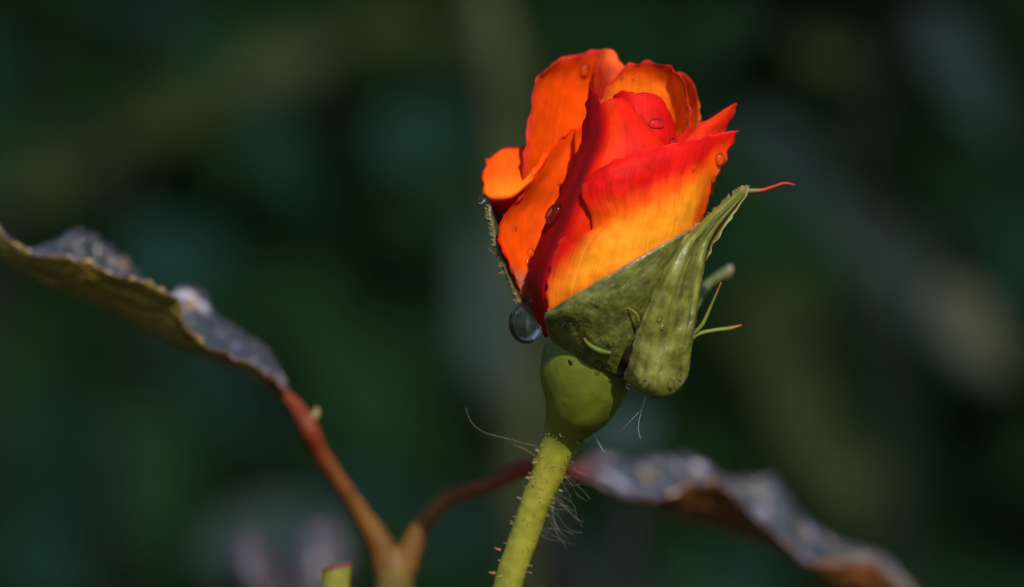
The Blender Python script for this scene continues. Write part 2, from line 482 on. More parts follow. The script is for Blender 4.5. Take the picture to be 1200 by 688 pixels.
base_r = ground_pt(560, 60)
rose = thing('rose', base_r, 'half-open orange and red rose bud on a green thorny stem', 'rose')
surfaces = []
def petal(ctrl, col, label=None, **kw):
    me = sheet('petal', ctrl, col, **kw)
    surfaces.append(([v.co.copy() for v in me.vertices], [tuple(p.vertices) for p in me.polygons]))
    o = obj('petal', me, M_petal, rose)
    if label: o['label'] = label
    return o

# front right outer petal
def col_front(u, v, side, p):
    if side: return inside()(u, v, 0)
    w = 16*noise.noise(Vector((u*4, v*3, 1.0))) + 7*noise.noise(Vector((u*13, v*4.0, 4.0))) + 6*noise.noise(Vector((u*40, v*4.0, 4.0)))
    top = 197 - 0.36*(p.x-702)                      # the upper rim
    d = p.y - top + w                               # distance below the rim
    k = 1 - 0.35*sm(760, 850, p.x)
    c = mix(mix(RED, DEEP, 0.4), RED, sm(10*k, 38*k, d)); c = mix(c, ORA, sm(28*k, 68*k, d)); c = mix(c, YEL, sm(56*k, 100*k, d))
    c = mix(c, mix(YEL, ORA, 0.6), sm(100, 150, d))
    # red fold at the lower left
    e = (p.x - 640) - 0.35*(340 - p.y)
    c = mix(c, RED, (1-sm(6, 44, e + 0.35*(p.y-285) + w*0.7))*sm(262, 272, p.y))
    c = mix(c, RED, 0.8*(1-sm(0, 14, p.x-684 + w*0.4))*sm(275, 262, p.y))
    c = mix(c, mix(RED, ORA, 0.6), 0.8*sm(0.86, 0.97, u)*sm(0.98, 0.7, v))
    return mix(c, PINK, 0.5*(1-sm(0.0, 0.02, min(u, 1-v))))
petal([
 [(655,400,-65),(685,410,-75),(720,405,-80),(750,390,-75),(780,360,-60),(800,330,-30)],
 [(641,362,-100),(680,345,-118),(720,330,-122),(760,315,-112),(790,300,-90),(815,290,-40)],
 [(644,318,-106),(688,310,-122),(725,300,-127),(765,285,-116),(797,275,-92),(820,272,-42)],
 [(661,277,-112),(700,280,-125),(732,275,-127),(770,265,-115),(800,258,-92),(823,256,-44)],
 [(696,268,-124),(715,257,-129),(741,249,-127),(775,240,-115),(804,236,-92),(828,240,-45)],
 [(684,236,-127),(705,225,-132),(738,218,-128),(775,212,-115),(808,207,-90),(836,216,-45)],
 [(688,211,-122),(712,200,-128),(742,193,-124),(778,187,-110),(815,181,-82),(849,189,-40)],
 [(702,197,-116),(722,187,-120),(748,178,-114),(783,169,-98),(824,160,-68),(865,152,-30)]],
 col_front, 'outer petal, red above and yellow towards the sepals', seed=1, nu=64, nv=70, pc=True)
# middle petal: crimson flank turned left, its shade painted in as darker crimson
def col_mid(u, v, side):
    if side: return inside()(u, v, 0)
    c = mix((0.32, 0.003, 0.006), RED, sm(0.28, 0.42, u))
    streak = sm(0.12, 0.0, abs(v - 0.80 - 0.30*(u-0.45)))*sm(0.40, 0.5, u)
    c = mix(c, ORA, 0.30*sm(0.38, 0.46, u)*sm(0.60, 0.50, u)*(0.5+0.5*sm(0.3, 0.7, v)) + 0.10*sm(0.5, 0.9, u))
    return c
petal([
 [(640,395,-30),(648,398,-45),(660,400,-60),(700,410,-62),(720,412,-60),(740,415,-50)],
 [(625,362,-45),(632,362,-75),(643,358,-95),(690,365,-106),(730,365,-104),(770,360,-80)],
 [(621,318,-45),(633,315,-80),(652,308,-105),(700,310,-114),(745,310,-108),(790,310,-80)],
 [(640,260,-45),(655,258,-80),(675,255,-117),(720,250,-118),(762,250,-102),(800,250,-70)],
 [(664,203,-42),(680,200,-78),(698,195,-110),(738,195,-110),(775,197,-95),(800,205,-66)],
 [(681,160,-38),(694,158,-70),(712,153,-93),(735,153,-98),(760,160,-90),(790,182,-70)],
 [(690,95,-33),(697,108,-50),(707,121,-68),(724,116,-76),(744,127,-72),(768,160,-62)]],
 col_mid, 'petal with its crimson flank turned left, painted darker for shade', seed=3, nu=60, nv=60, wob=0.6)
# inner red petal
petal([
 [(700,260,-20),(725,260,-60),(750,260,-68),(775,260,-60),(800,260,-20)],
 [(702,190,-20),(725,185,-58),(750,183,-66),(778,183,-58),(796,185,-25)],
 [(706,150,-15),(725,143,-52),(750,140,-60),(776,143,-50),(793,150,-15)],
 [(711,124,-5),(727,105,-38),(750,109,-48),(776,117,-38),(792,147,0)]],
 lambda u, v, s: mix(mix(RED, DEEP, 0.35), CRIM, 0.6*sm(0.97, 1.0, v)), 'rolled red petal at the heart of the bud', seed=4)
# tiny red petal edges in the heart
petal([
 [(785,215,-40),(795,212,-44),(806,208,-38),(818,206,-28)],
 [(786,180,-40),(796,176,-44),(806,172,-38),(816,172,-28)],
 [(789,164,-36),(797,160,-38),(805,154,-32),(812,156,-24)],
 [(795,160,-30),(800,156,-30),(806,149,-26),(811,148,-20)]], lambda u, v, s: mix(RED, DEEP, 0.4), seed=14, nu=16, nv=16)
# round back petal with pink rim, inner face
petal([
 [(705,200,-10),(730,200,30),(755,200,40),(785,200,30),(806,200,-15)],
 [(702,142,-15),(728,140,25),(757,140,38),(788,140,25),(808,140,-20)],
 [(710,105,-10),(732,100,22),(758,98,32),(788,100,22),(806,107,-15)],
 [(719,93,0),(735,77,15),(757,73,20),(783,77,12),(801,92,-5)]],
 inside(0.07, 0.9, 0.75, mix(ORA, YEL, 0.35)), 'rounded back petal with a pink rim', seed=5)
petal([
 [(760,200,65),(795,200,48),(816,200,10)], [(760,140,70),(800,140,57),(820,136,20)],
 [(770,100,70),(800,98,58),(816,106,30)], [(783,86,64),(798,84,56),(808,91,42)]],
 inside(0.03, 0.5, 0.0, mix(ORA, YEL, 0.3)), seed=6, nu=24, nv=30)
# tall back left petal
petal([
 [(610,330,20),(630,330,50),(655,330,70),(685,330,80),(710,330,80)],
 [(604,255,0),(630,255,45),(660,255,72),(690,255,85),(720,255,80)],
 [(613,200,-5),(635,200,45),(665,198,75),(695,198,88),(725,198,80)],
 [(619,150,0),(640,148,45),(670,146,75),(700,146,85),(728,150,70)],
 [(626,100,5),(650,96,45),(675,95,70),(703,95,78),(727,108,55)],
 [(640,80,10),(658,69,35),(681,63,55),(706,58,66),(724,72,58)]],
 inside(0.07, 0.85, 0.22), 'tall back petal standing up on the left', seed=7, edge=1.8)
# its folded-over top corner
petal([
 [(698,140,70),(708,135,55),(718,128,45),(724,118,48)],
 [(697,110,66),(708,108,48),(719,106,38),(728,100,44)],
 [(697,80,62),(708,78,44),(720,80,36),(731,86,42)],
 [(704,58,60),(711,57,50),(719,62,44),(726,72,46)]],
 lambda u, v, s: mix(mix(RED, SALM, 0.55), mix(ORA, SALM, 0.6), sm(0.5, 0.95, v)), seed=8, nu=24, nv=30)
# flared lower left lobe
def col_lobe(u, v, side):
    c = mix(ORA, mix(ORA, YEL, 0.35), sm(0.25, 0.55, v))
    c = mix(c, RED, sm(0.62, 0.68, v)); c = mix(c, CRIM, sm(0.70, 0.85, v))
    c = mix(RED, c, sm(0.0, 0.05, min(u, v)))
    return c
petal([
 [(571,188,20),(588,175,25),(605,173,30),(622,172,35),(645,180,50)],
 [(565,203,5),(585,190,10),(605,190,18),(625,190,30),(648,195,50)],
 [(566,220,-12),(585,210,-8),(605,207,0),(625,200,20),(645,210,45)],
 [(570,231,-18),(585,230,-22),(603,226,-16),(620,214,5),(634,205,35)],
 [(574,238,-8),(587,241,-10),(600,238,-5),(612,228,8),(628,216,38)],
 [(582,246,8),(590,250,6),(600,250,8),(612,245,15),(630,235,42)]],
 col_lobe, 'flared lobe curling over on the left', seed=9)
# lower left petal
def col_ll(u, v, side):
    if side: return outside()(u, v, 0)
    c = mix((0.62, 0.22, 0.12), ORA, sm(0.10, 0.20, v))
    c = mix(c, mix(ORA, RED, 0.25), 0.6*sm(0.45, 0.9, u))
    return mix(RED, c, sm(0.0, 0.08, min(u, 1-v)))
petal([
 [(612,350,-10),(625,362,5),(640,370,15),(660,375,20)],
 [(598,313,-35),(613,318,-10),(635,320,8),(665,320,20)],
 [(583,277,-42),(607,278,-10),(635,278,8),(672,275,22)],
 [(590,254,-38),(615,248,-8),(645,240,10),(682,235,25)],
 [(622,215,-25),(640,207,-2),(662,200,12),(690,195,28)],
 [(645,178,-12),(658,170,2),(673,165,14),(695,160,28)],
 [(662,156,0),(670,152,8),(680,149,14),(698,145,25)]],
 col_ll, 'plain orange lower left petal', seed=10)
# pointed petal tip on the right
petal([
 [(780,230,-50),(800,230,-50),(820,230,-38),(835,230,-5)],
 [(787,180,-45),(808,178,-50),(828,178,-38),(846,180,-5)],
 [(795,167,-35),(812,157,-40),(830,155,-32),(850,160,-5)],
 [(822,146,-25),(832,141,-28),(843,143,-22),(855,145,-5)],
 [(861,121,-6),(862,121,-7),(862,122,-6),(863,123,-5)]],
 lambda u, v, s: mix(mix(RED, ORA, 0.25), PINK, 0.6*(1-sm(0, 0.06, min(u, 1-u)))), 'pointed red petal tip', seed=11, nu=28)
# outer petals closing the back of the bud
petal([
 [(640,380,30),(680,390,55),(730,380,55),(780,340,10)],
 [(622,300,40),(680,300,100),(745,290,105),(815,280,0)],
 [(628,220,50),(685,215,120),(755,205,115),(830,215,0)],
 [(650,140,70),(690,130,110),(760,125,105),(815,150,30)]],
 lambda u, v, s: outside()(u, v, 1-s), seed=12, nu=30, nv=30)

# --- sepals
def col_sep(g0, g1, rim=(0.20, 0.17, 0.07), rimw=0.03):
    def f(u, v, side):
        n1 = noise.noise(Vector((u*4, v*3, 3.3)))
        c = mix(g0, g1, 0.5 + 0.9*n1)
        e = min(u, 1-u, 1-v)
        return mix(rim, c, sm(0.0, rimw, e))
    return f
G0 = (0.055, 0.072, 0.014); G1 = (0.095, 0.108, 0.020); GB = (0.115, 0.130, 0.018)
def sepal(ctrl, col, label=None, **kw):
    me = sheet('sepal', ctrl, col, **kw)
    surfaces.append(([v.co.copy() for v in me.vertices], [tuple(p.vertices) for p in me.polygons]))
    o = obj('sepal', me, M_sepal, rose)
    if label: o['label'] = label
    return o
s_front = sepal([
 [(643,392,-58),(659,408,-74),(688,425,-86),(712,435,-88),(728,440,-84),(744,434,-70)],
 [(640,382,-84),(662,391,-99),(692,400,-108),(722,402,-110),(744,394,-106),(760,380,-92)],
 [(638,374,-104),(665,367,-122),(697,360,-130),(731,350,-129),(762,340,-118),(785,330,-100)],
 [(640,367,-106),(668,349,-125),(700,330,-134),(740,307,-132),(780,284,-117),(822,261,-72)]],
 col_sep(G0, G1, (0.17, 0.12, 0.07)), 'broad dark green sepal cupping the front of the bud', seed=21, thick=4, edge=0.6)
s_right = sepal([
 [(735,440,-70),(748,446,-84),(768,452,-82),(786,447,-72),(796,440,-60),(792,436,-40)],
 [(732,441,-96),(747,453,-112),(769,464,-116),(791,458,-104),(804,441,-92),(799,440,-60)],
 [(737,420,-112),(755,424,-125),(776,427,-126),(796,420,-116),(808,410,-102),(803,410,-64)],
 [(748,386,-121),(766,385,-130),(785,386,-126),(803,381,-117),(814,374,-106),(809,374,-64)],
 [(767,341,-126),(782,339,-134),(796,336,-127),(811,333,-115),(821,327,-104),(815,328,-60)],
 [(795,291,-120),(804,291,-128),(812,291,-119),(820,291,-106),(827,290,-98),(822,292,-56)],
 [(821,262,-96),(828,262,-101),(833,262,-93),(837,263,-84),(841,263,-76),(836,265,-46)],
 [(850,236,-60),(853,237,-64),(856,238,-60),(859,239,-54),(861,239,-50),(857,241,-34)],
 [(870,221,-30),(872,221,-33),(874,222,-31),(876,223,-29),(877,224,-27),(876,225,-20)]],
 col_sep(mix(G1, GB, 0.5), GB, (0.26, 0.20, 0.10), 0.05), 'lighter green folded sepal bulging on the right', seed=22, thick=4, edge=1.5, nv=80, wob=3.0)
fold = sepal([
 [(806,345,-40),(812,342,-46),(818,338,-42)], [(810,314,-28),(818,313,-36),(827,308,-78)], [(817,290,-20),(826,290,-34),(836,286,-82)],
 [(832,262,-12),(841,263,-24),(853,260,-70)], [(852,239,-6),(862,240,-18),(872,234,-48)], [(868,226,-14),(873,226,-18),(879,222,-28)]],
 col_sep(GB, (0.13, 0.15, 0.025)), seed=23, thick=3, nu=14, nv=40)
s_left = sepal([
 [(646,390,-20),(652,392,20),(660,394,60)], [(608,352,-24),(622,352,30),(640,350,80)], [(590,312,-30),(597,312,30),(612,312,80)],
 [(579,276,-26),(585,276,20),(598,275,60)], [(572,238,-14),(575,239,8),(582,240,30)]],
 col_sep((0.04, 0.05, 0.016), (0.07, 0.06, 0.025), (0.07, 0.06, 0.025)), 'dark narrow sepal along the left flank', seed=24, thick=5, nu=20, nv=40, edge=2.0)
# the back sepals, mostly hidden by the bud
sepal([
 [(690,425,40),(720,425,42),(745,415,20)], [(700,350,100),(760,340,95),(805,330,30)], [(740,280,115),(790,270,90),(820,280,30)], [(800,230,80),(815,232,70),(825,238,55)]],
 col_sep(G0, G1), seed=25, thick=4, nu=24, nv=30)

def col_thread(t): return mix((0.11, 0.10, 0.03), (0.30, 0.012, 0.012), sm(0.2, 0.5, t))
obj('sepal_tip', tube('sepal_tip', [P(868, 225, -28), P(880, 224, -27), P(893, 223, -26), P(906, 219, -24), P(919, 215, -22), P(932, 217, -22)],
    [3.6*K, 3.2*K, 2.2*K, 1.7*K, 1.7*K, 0.9*K], col_thread, seg=8, steps=30), M_stem, s_right)['label'] = 'thin red thread-like sepal tip'
def lobe(pts, r, col, parent):
    return obj('sepal_lobe', tube('sepal_lobe', [P(*p) for p in pts], [x*K for x in r], col, seg=8, steps=24), M_stem, parent)
gl = lambda t: mix((0.11, 0.14, 0.02), (0.26, 0.06, 0.03), sm(0.7, 0.95, t))
lobe([(806,398,-40),(820,391,-38),(838,387,-36),(855,385,-34),(869,381,-32)], [2.5, 2.6, 2.4, 2.6, 1.0], gl, s_right)
lobe([(810,395,-40),(823,380,-44),(832,361,-46),(839,345,-48),(845,331,-48)], [2.2, 2.4, 1.8, 1.3, 0.7], gl, s_right)
lobe([(812,365,40),(826,338,120),(840,326,170),(851,320,190),(857,312,195)], [4, 6, 6, 7, 3], lambda t: mix((0.08, 0.10, 0.03), (0.2, 0.16, 0.12), sm(0.6, 1, t)), s_right)
lobe([(684,396,-110),(690,404,-109),(702,411,-107),(716,414,-105)], [1.2, 2.8, 3.6, 2.5], lambda t: mix((0.14, 0.08, 0.03), (0.065, 0.095, 0.014), sm(0.0, 0.3, t)), s_front)
lobe([(733,361,-126),(740,363,-127),(746,369,-127),(749,377,-123)], [0.4, 0.8, 1.3, 1.3], lambda t: (0.17, 0.14, 0.03), s_front)

# --- hip and stem
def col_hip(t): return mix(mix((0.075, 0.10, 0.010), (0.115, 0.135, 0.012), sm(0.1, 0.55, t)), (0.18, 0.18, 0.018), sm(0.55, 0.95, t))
hip_path = [P(698, 380, -40), P(693, 402, -38), P(688, 426, -35), P(684, 450, -31), P(678, 472, -25), P(669, 490, -16), P(662, 504, -10), P(656, 518, -7), P(649, 536, -6), P(641, 558, -5), P(634, 575, -5)]
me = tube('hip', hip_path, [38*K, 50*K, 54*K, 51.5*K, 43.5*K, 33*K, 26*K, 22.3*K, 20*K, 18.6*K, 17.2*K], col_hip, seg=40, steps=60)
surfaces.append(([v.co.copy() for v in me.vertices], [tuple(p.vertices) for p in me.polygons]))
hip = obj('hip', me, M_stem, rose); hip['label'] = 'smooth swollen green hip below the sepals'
def col_st(t): return mix((0.18, 0.18, 0.018), (0.16, 0.17, 0.022), t)
st_path = [P(654, 522, -5), P(641, 558, -5), P(627, 591, -4), P(611, 638, -2), P(594, 690, 0), P(570, 800, 10), P(548, 1000, 20), P(545, 1600, 40), P(550, 3200, 50), base_r]
v_, f_ = tube_data(st_path, [15*K, 17.5*K, 17.5*K, 17*K, 17*K, 18*K, 19*K, 22*K, 26*K, 30*K], seg=24, steps=400, bump=0.05)
me = mesh_of('stem', v_, f_, True, [col_st((i//24)/400) for i in range(len(v_))])
surfaces.append(([v.co.copy() for v in me.vertices], [tuple(p.vertices) for p in me.polygons]))
stem = obj('stem', me, M_stem, rose)

# hairs with gland tips: cones with a bead
def bead_hair(verts, faces, root, d, L, r):
    i = len(verts)
    a = d.orthogonal().normalized(); b = d.cross(a)
    prof = [(0, 1.0), (0.35, 0.55), (0.75, 0.4), (0.86, 0.95), (0.97, 0.8), (1.05, 0.05)]
    for t, q in prof:
        for s in range(5):
            an = s*2*math.pi/5
            verts.append(root + d*L*t + (a*math.cos(an) + b*math.sin(an))*r*q)
    for k in range(len(prof)-1):
        for s in range(5):
            faces.append((i+k*5+s, i+k*5+(s+1) % 5, i+(k+1)*5+(s+1) % 5, i+(k+1)*5+s))

rng = random.Random(11)
hv, hf = [], []
for _ in range(70):
    t = rng.uniform(0.0, 0.47) if rng.random() < 0.8 else rng.uniform(0, 0.2)
    path_t = t
    c = spline(st_path, path_t); c2 = spline(st_path, path_t + 0.004)
    ax = (c2-c).normalized()
    a = ax.orthogonal().normalized(); a = Matrix.Rotation(rng.uniform(0, 6.28), 3, ax) @ a
    d = (a + ax*rng.uniform(-0.3, 0.3)).normalized()
    bead_hair(hv, hf, c + a*17*K, d, rng.uniform(3, 6)*K, rng.uniform(0.5, 0.85)*K)
for _ in range(60):
    t = rng.uniform(0.55, 0.95)
    c = spline(hip_path, t); ax = (spline(hip_path, min(1, t+0.01)) - spline(hip_path, t-0.01)).normalized()
    a = Matrix.Rotation(rng.uniform(0, 6.28), 3, ax) @ ax.orthogonal().normalized()
    r = 26*K if t < 0.62 else 21.5*K if t < 0.75 else 19*K
    bead_hair(hv, hf, c + a*r, a, rng.uniform(3, 5)*K, rng.uniform(0.6, 0.9)*K)
hair = obj('gland_hair', mesh_of('gland_hair', hv, hf), M_hair, stem); hair['kind'] = 'stuff'
# red prickles
for (x0, y0, x1, y1, d) in [(580, 672, 572, 670, -4), (586, 645, 579, 641, -6), (607, 672, 615, 678, -6), (636, 590, 644, 593, -10),
                            (620, 612, 608, 606, -8), (617, 625, 627, 634, -12), (633, 557, 627, 554, -6)]:
    c = P(x0, y0, d); tip = P(x1, y1, d-3)
    v, f = tube_data([c, (c*0.45+tip*0.55) + Vector((0, 0, -0.6*K)), tip], [2.6*K, 1.3*K, 0.25*K], seg=6, steps=6)
    obj('prickle', mesh_of('prickle', v, f), M_prickle, stem)
# dark scars on hip and between the sepals
def scar(pts, r, parent):
    obj('dark_scar', tube('dark_scar', [P(*p) for p in pts], [x*K for x in r], seg=8, steps=16, bump=0.3), M_scar, parent)
scar([(663,408,-74),(667,417,-79),(670,425,-82),(673,433,-83)], [3, 4.6, 4.2, 1.5], hip)
scar([(739,408,-112),(735,420,-106),(731,432,-98)], [4, 7, 6], s_front)
scar([(786,331,-128),(788,335,-129),(789,339,-128)], [0.6, 1.6, 0.6], s_right)

# fine hairs on sepal margins
hv, hf = [], []
def margin(pts, n, L, out, parent):
    hv, hf = [], []
    for _ in range(n):
        t = rng.random()
        p = spline([Vector(q) for q in pts], t)
        a = Vector((out[0] + rng.gauss(0, 0.5), out[1] + rng.gauss(0, 0.5), rng.gauss(0, 0.5))).normalized()
        w0 = P(*p); w1 = P(*(p + a*rng.uniform(0.5, 1)*L))
        bead_hair(hv, hf, w0, (w1-w0).normalized(), (w1-w0).length, 0.45*K)
    obj('margin_hair', mesh_of('margin_hair', hv, hf), M_hair, parent)['kind'] = 'stuff'
margin([(822,261,-80),(850,236,-56),(868,222,-32),(878,221,-28)], 90, 4.5, (-0.6, -0.8), s_right)
margin([(804,440,-42),(810,400,-46),(815,360,-44),(820,325,-42),(832,289,-44),(852,260,-40),(870,234,-30)], 110, 4, (1, -0.2), s_right)
margin([(573,240,-14),(579,276,-26),(590,312,-30),(608,352,-24)], 60, 7, (-1, -0.3), s_left)
margin([(640,367,-106),(700,330,-134),(780,284,-117),(822,261,-75)], 80, 3.5, (-0.4, -0.8), s_front)
# longer bristles on the left sepal
for pts in ([(588,305,-26),(580,298,-28),(572,291,-30)], [(592,318,-26),(586,320,-28),(583,324,-28)], [(575,238,-12),(571,228,-14),(566,222,-16)]):
    obj('sepal_lobe', tube('sepal_lobe', [P(*p) for p in pts], [1.8*K, 1.2*K, 0.5*K], lambda t: (0.12, 0.05, 0.03), seg=6, steps=12), M_stem, s_left)

# ---------------------------------------------------------------- the leafy shoot beside the rose
base_s = ground_pt(470, 320)
shoot = thing('leafy_shoot', base_s, 'reddish forked shoot with two long curled leaves behind the rose', 'shoot')
def leafsheet(mid, near, far, dm, dn, df, cu, ct, seed, label, flip=False):
    n = 60
    m = [Vector((x, y, 0)) for x, y in mid]; a = [Vector((x, y, 0)) for x, y in near]; b = [Vector((x, y, 0)) for x, y in far]
    ctrl = []
    for i in range(n+1):
        t = i/n
        pm = spline(m, t); pn = spline(a, t); pf = spline(b, t)
        wv = min(1, 4*t*(1-t))
        pf = pf + Vector((5*noise.noise(Vector((t*13, seed, 0))), 7*noise.noise(Vector((t*17, seed, 4))), 0))*wv
        pn = pn + Vector((0, 4*noise.noise(Vector((t*15, seed, 8))), 0))*wv
        zm = dm[0] + (dm[1]-dm[0])*t; zn = dn[0] + (dn[1]-dn[0])*t; zf = df[0] + (df[1]-df[0])*t
        w = math.sin(math.pi*min(1, max(0.0, t)))**0.5
        zn = zm + (zn-zm)*w; zf = zm + (zf-zm)*w
        q1 = pm*0.55 + pn*0.45 + Vector((-2, 6*w, 0)); q2 = pm*0.55 + pf*0.45 + Vector((0, 5*w, 0))
        ctrl.append([(pn.x, pn.y, zn), (q1.x, q1.y, zm*0.5+zn*0.5), (pm.x, pm.y, zm), (q2.x, q2.y, zm*0.5+zf*0.5), (pf.x, pf.y, zf)])
    def col(u, v, side):
        rib = 1 - sm(0.0, 0.03, abs(u-0.5))
        under = side == (1 if flip else 0)
        c = cu if under else ct
        nn = noise.noise(Vector((u*6, v*9, seed)))
        if under: c = mix(c, tuple(x*1.5 for x in c), 0.45+nn)
        else:
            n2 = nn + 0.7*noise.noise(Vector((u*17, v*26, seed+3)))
            c = mix((0.022, 0.026, 0.020), c, sm(-0.35, 0.05, n2)); c = mix(c, (0.36, 0.34, 0.46), 0.9*sm(0.28, 0.6, n2))  # pale patches paint the wet sky sheen into the upper side's colour
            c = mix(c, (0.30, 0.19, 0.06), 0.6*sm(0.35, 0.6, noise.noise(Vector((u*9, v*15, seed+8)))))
        c = mix(c, (0.22, 0.05, 0.03), 0.8*rib)
        c = mix((0.115, 0.02, 0.006), c, sm(0.02, 0.16, v))
        return mix((0.12, 0.04, 0.03), c, 0.4 + 0.6*sm(0.0, 0.02, min(u, 1-u)))
    me = sheet('leaf', ctrl, col, thick=3.5, nu=36, nv=110, wob=2.5, edge=3.0, seed=seed)
    surfaces_leaf.append(([v.co.copy() for v in me.vertices], [tuple(p.vertices) for p in me.polygons]))
    o = obj('leaf', me, M_leaf, shoot); o['label'] = label
    return o
surfaces_leaf = []
leafsheet([(338,470),(310,450),(285,434),(250,420),(200,402),(150,376),(100,352),(50,328),(0,303),(-40,280)],
          [(338,466),(312,437),(270,414),(235,402),(214,374),(200,342),(150,324),(90,303),(28,292),(-40,222)],
          [(340,464),(330,437),(304,404),(264,374),(224,334),(190,352),(138,296),(98,268),(34,292),(-40,232)],
          (300, 230), (210, 150), (420, 340), (0.17, 0.125, 0.014), (0.024, 0.024, 0.042), 31, 'long leaf seen from below, pale sky sheen painted on its upper side', True)
leafsheet([(668,556),(700,568),(760,592),(830,614),(880,634),(930,654),(965,674),(1000,694),(1040,712),(1085,725)],
          [(668,552),(705,567),(745,584),(790,575),(838,563),(868,590),(905,622),(950,660),(1020,660),(1080,712)],
          [(668,550),(700,531),(745,540),(800,532),(850,560),(905,560),(940,604),(985,634),(1035,652),(1082,705)],
          (590, 700), (480, 590), (720, 820), (0.13, 0.050, 0.010), (0.026, 0.028, 0.048), 32, 'long curled leaf with brown underside and bluish sheen painted on its upper side')
cs = lambda t: mix((0.115, 0.016, 0.004), (0.105, 0.048, 0.008), sm(0.25, 0.8, t))
obj('leaf_stalk', tube('leaf_stalk', [P(322, 454, 290), P(345, 474, 280), P(362, 502, 262), P(375, 530, 275), P(400, 568, 292), P(424, 604, 308), P(446, 640, 318), P(455, 668, 320)],
    [5*K, 9*K, 12*K, 11*K, 11*K, 12.5*K, 17*K, 20*K], cs, seg=14, steps=60), M_stalk, shoot)
obj('leaf_stalk', tube('leaf_stalk', [P(690, 563, 600), P(660, 553, 470), P(625, 547, 340), P(600, 555, 330), P(570, 570, 326), P(530, 582, 324), P(502, 606, 322), P(482, 640, 320), P(472, 668, 320)],
    [4*K, 8*K, 11*K, 11*K, 10*K, 11*K, 12.5*K, 15*K, 18*K], cs, seg=14, steps=60), M_stalk, shoot)
obj('main_stem', tube('main_stem', [P(462, 640, 320), P(462, 652, 320), P(462, 674, 320), P(462, 720, 320), P(465, 1000, 320), P(470, 2000, 320), base_s],
    [12*K, 21*K, 25*K, 23*K, 22*K, 26*K, 34*K], lambda t: mix((0.105, 0.046, 0.010), (0.11, 0.085, 0.02), sm(0.12, 0.5, t)), seg=20, steps=90), M_stalk, shoot)
obj('leaf_bud', tube('leaf_bud', [P(362, 495, 264), P(369, 487, 262), P(372, 478, 260)], [5*K, 6*K, 2*K], lambda t: (0.2, 0.16, 0.07), seg=8, steps=12), M_stalk, shoot)

# ---------------------------------------------------------------- cut stem stub
base_c = ground_pt(390, 160)
stub = thing('cut_stem', base_c, 'short cut green stem with a dark red slanted end', 'stem')
v, f = tube_data([P(395, 664, 160), P(393, 690, 160), P(392, 760, 160), P(395, 1200, 160), P(390, 3000, 160), base_c], [17.5*K, 17.5*K, 18*K, 20*K, 24*K, 28*K], seg=24, steps=80)
v = [Vector(p) for p in v]
for i in range(24): v[i].z += 0.28*(v[i].x - P(395, 664, 160).x) + 1.5*K*noise.noise(v[i]*3000)
obj('stem', mesh_of('stem', v, f, True, [mix((0.17, 0.17, 0.025), (0.15, 0.16, 0.03), 0.5)]*len(v)), M_stem, stub)
ring = [v[i] for i in range(24)]; c = sum(ring, Vector())/24
rv = [c + Vector((0, 0, 2.0*K))] + [p + Vector((0, 0, 2.5*K)) for p in ring] + [c + (p-c)*1.06 - Vector((0, 0, 2.5*K)) for p in ring]
rf = [(0, 1+i, 1+(i+1) % 24) for i in range(24)] + [(1+i, 25+i, 25+(i+1) % 24, 1+(i+1) % 24) for i in range(24)]
obj('cut_end', mesh_of('cut_end', rv, rf), plain_mat('cut_end_bark', (0.10, 0.02, 0.012), rough=0.7, amt=0.5, scale=900), stub)

# ---------------------------------------------------------------- low sprig with painted lavender sheen behind the stub
base_l = ground_pt(330, 1400)
sprig = thing('leaf_sprig', base_l, 'leaf sprig low behind the cut stem, lavender sheen painted on', 'sprig')
obj('stem', tube('stem', [base_l, P(332, 1500, 1400), P(330, 900, 1400), P(338, 730, 1400)], [0.003, 0.0025, 0.002, 0.0012], lambda t: (0.1, 0.07, 0.04), seg=10, steps=40), M_stalk, sprig)
pale = lambda u, v, s: mix((0.035, 0.036, 0.06), (0.06, 0.042, 0.055), u)  # lavender sky sheen painted into the leaf colour
obj('leaf', sheet('leaf', [[(338, 735, 1400), (341, 735, 1390), (344, 735, 1400)], [(285, 705, 1390), (315, 712, 1350), (342, 700, 1430)], [(268, 668, 1380), (298, 676, 1330), (328, 660, 1430)], [(276, 642, 1370), (294, 646, 1350), (312, 640, 1400)], [(288, 626, 1360), (296, 625, 1355), (304, 626, 1362)]], pale, nu=16, nv=24, thick=4), M_leaf, sprig)
obj('leaf', sheet('leaf', [[(338, 735, 1400), (341, 735, 1390), (344, 735, 1400)], [(340, 700, 1430), (368, 700, 1390), (400, 690, 1440)], [(338, 660, 1440), (372, 662, 1400), (412, 650, 1460)], [(350, 632, 1445), (376, 636, 1420), (402, 626, 1460)], [(370, 612, 1450), (380, 610, 1450), (388, 611, 1450)]], pale, nu=16, nv=24, thick=4), M_leaf, sprig)

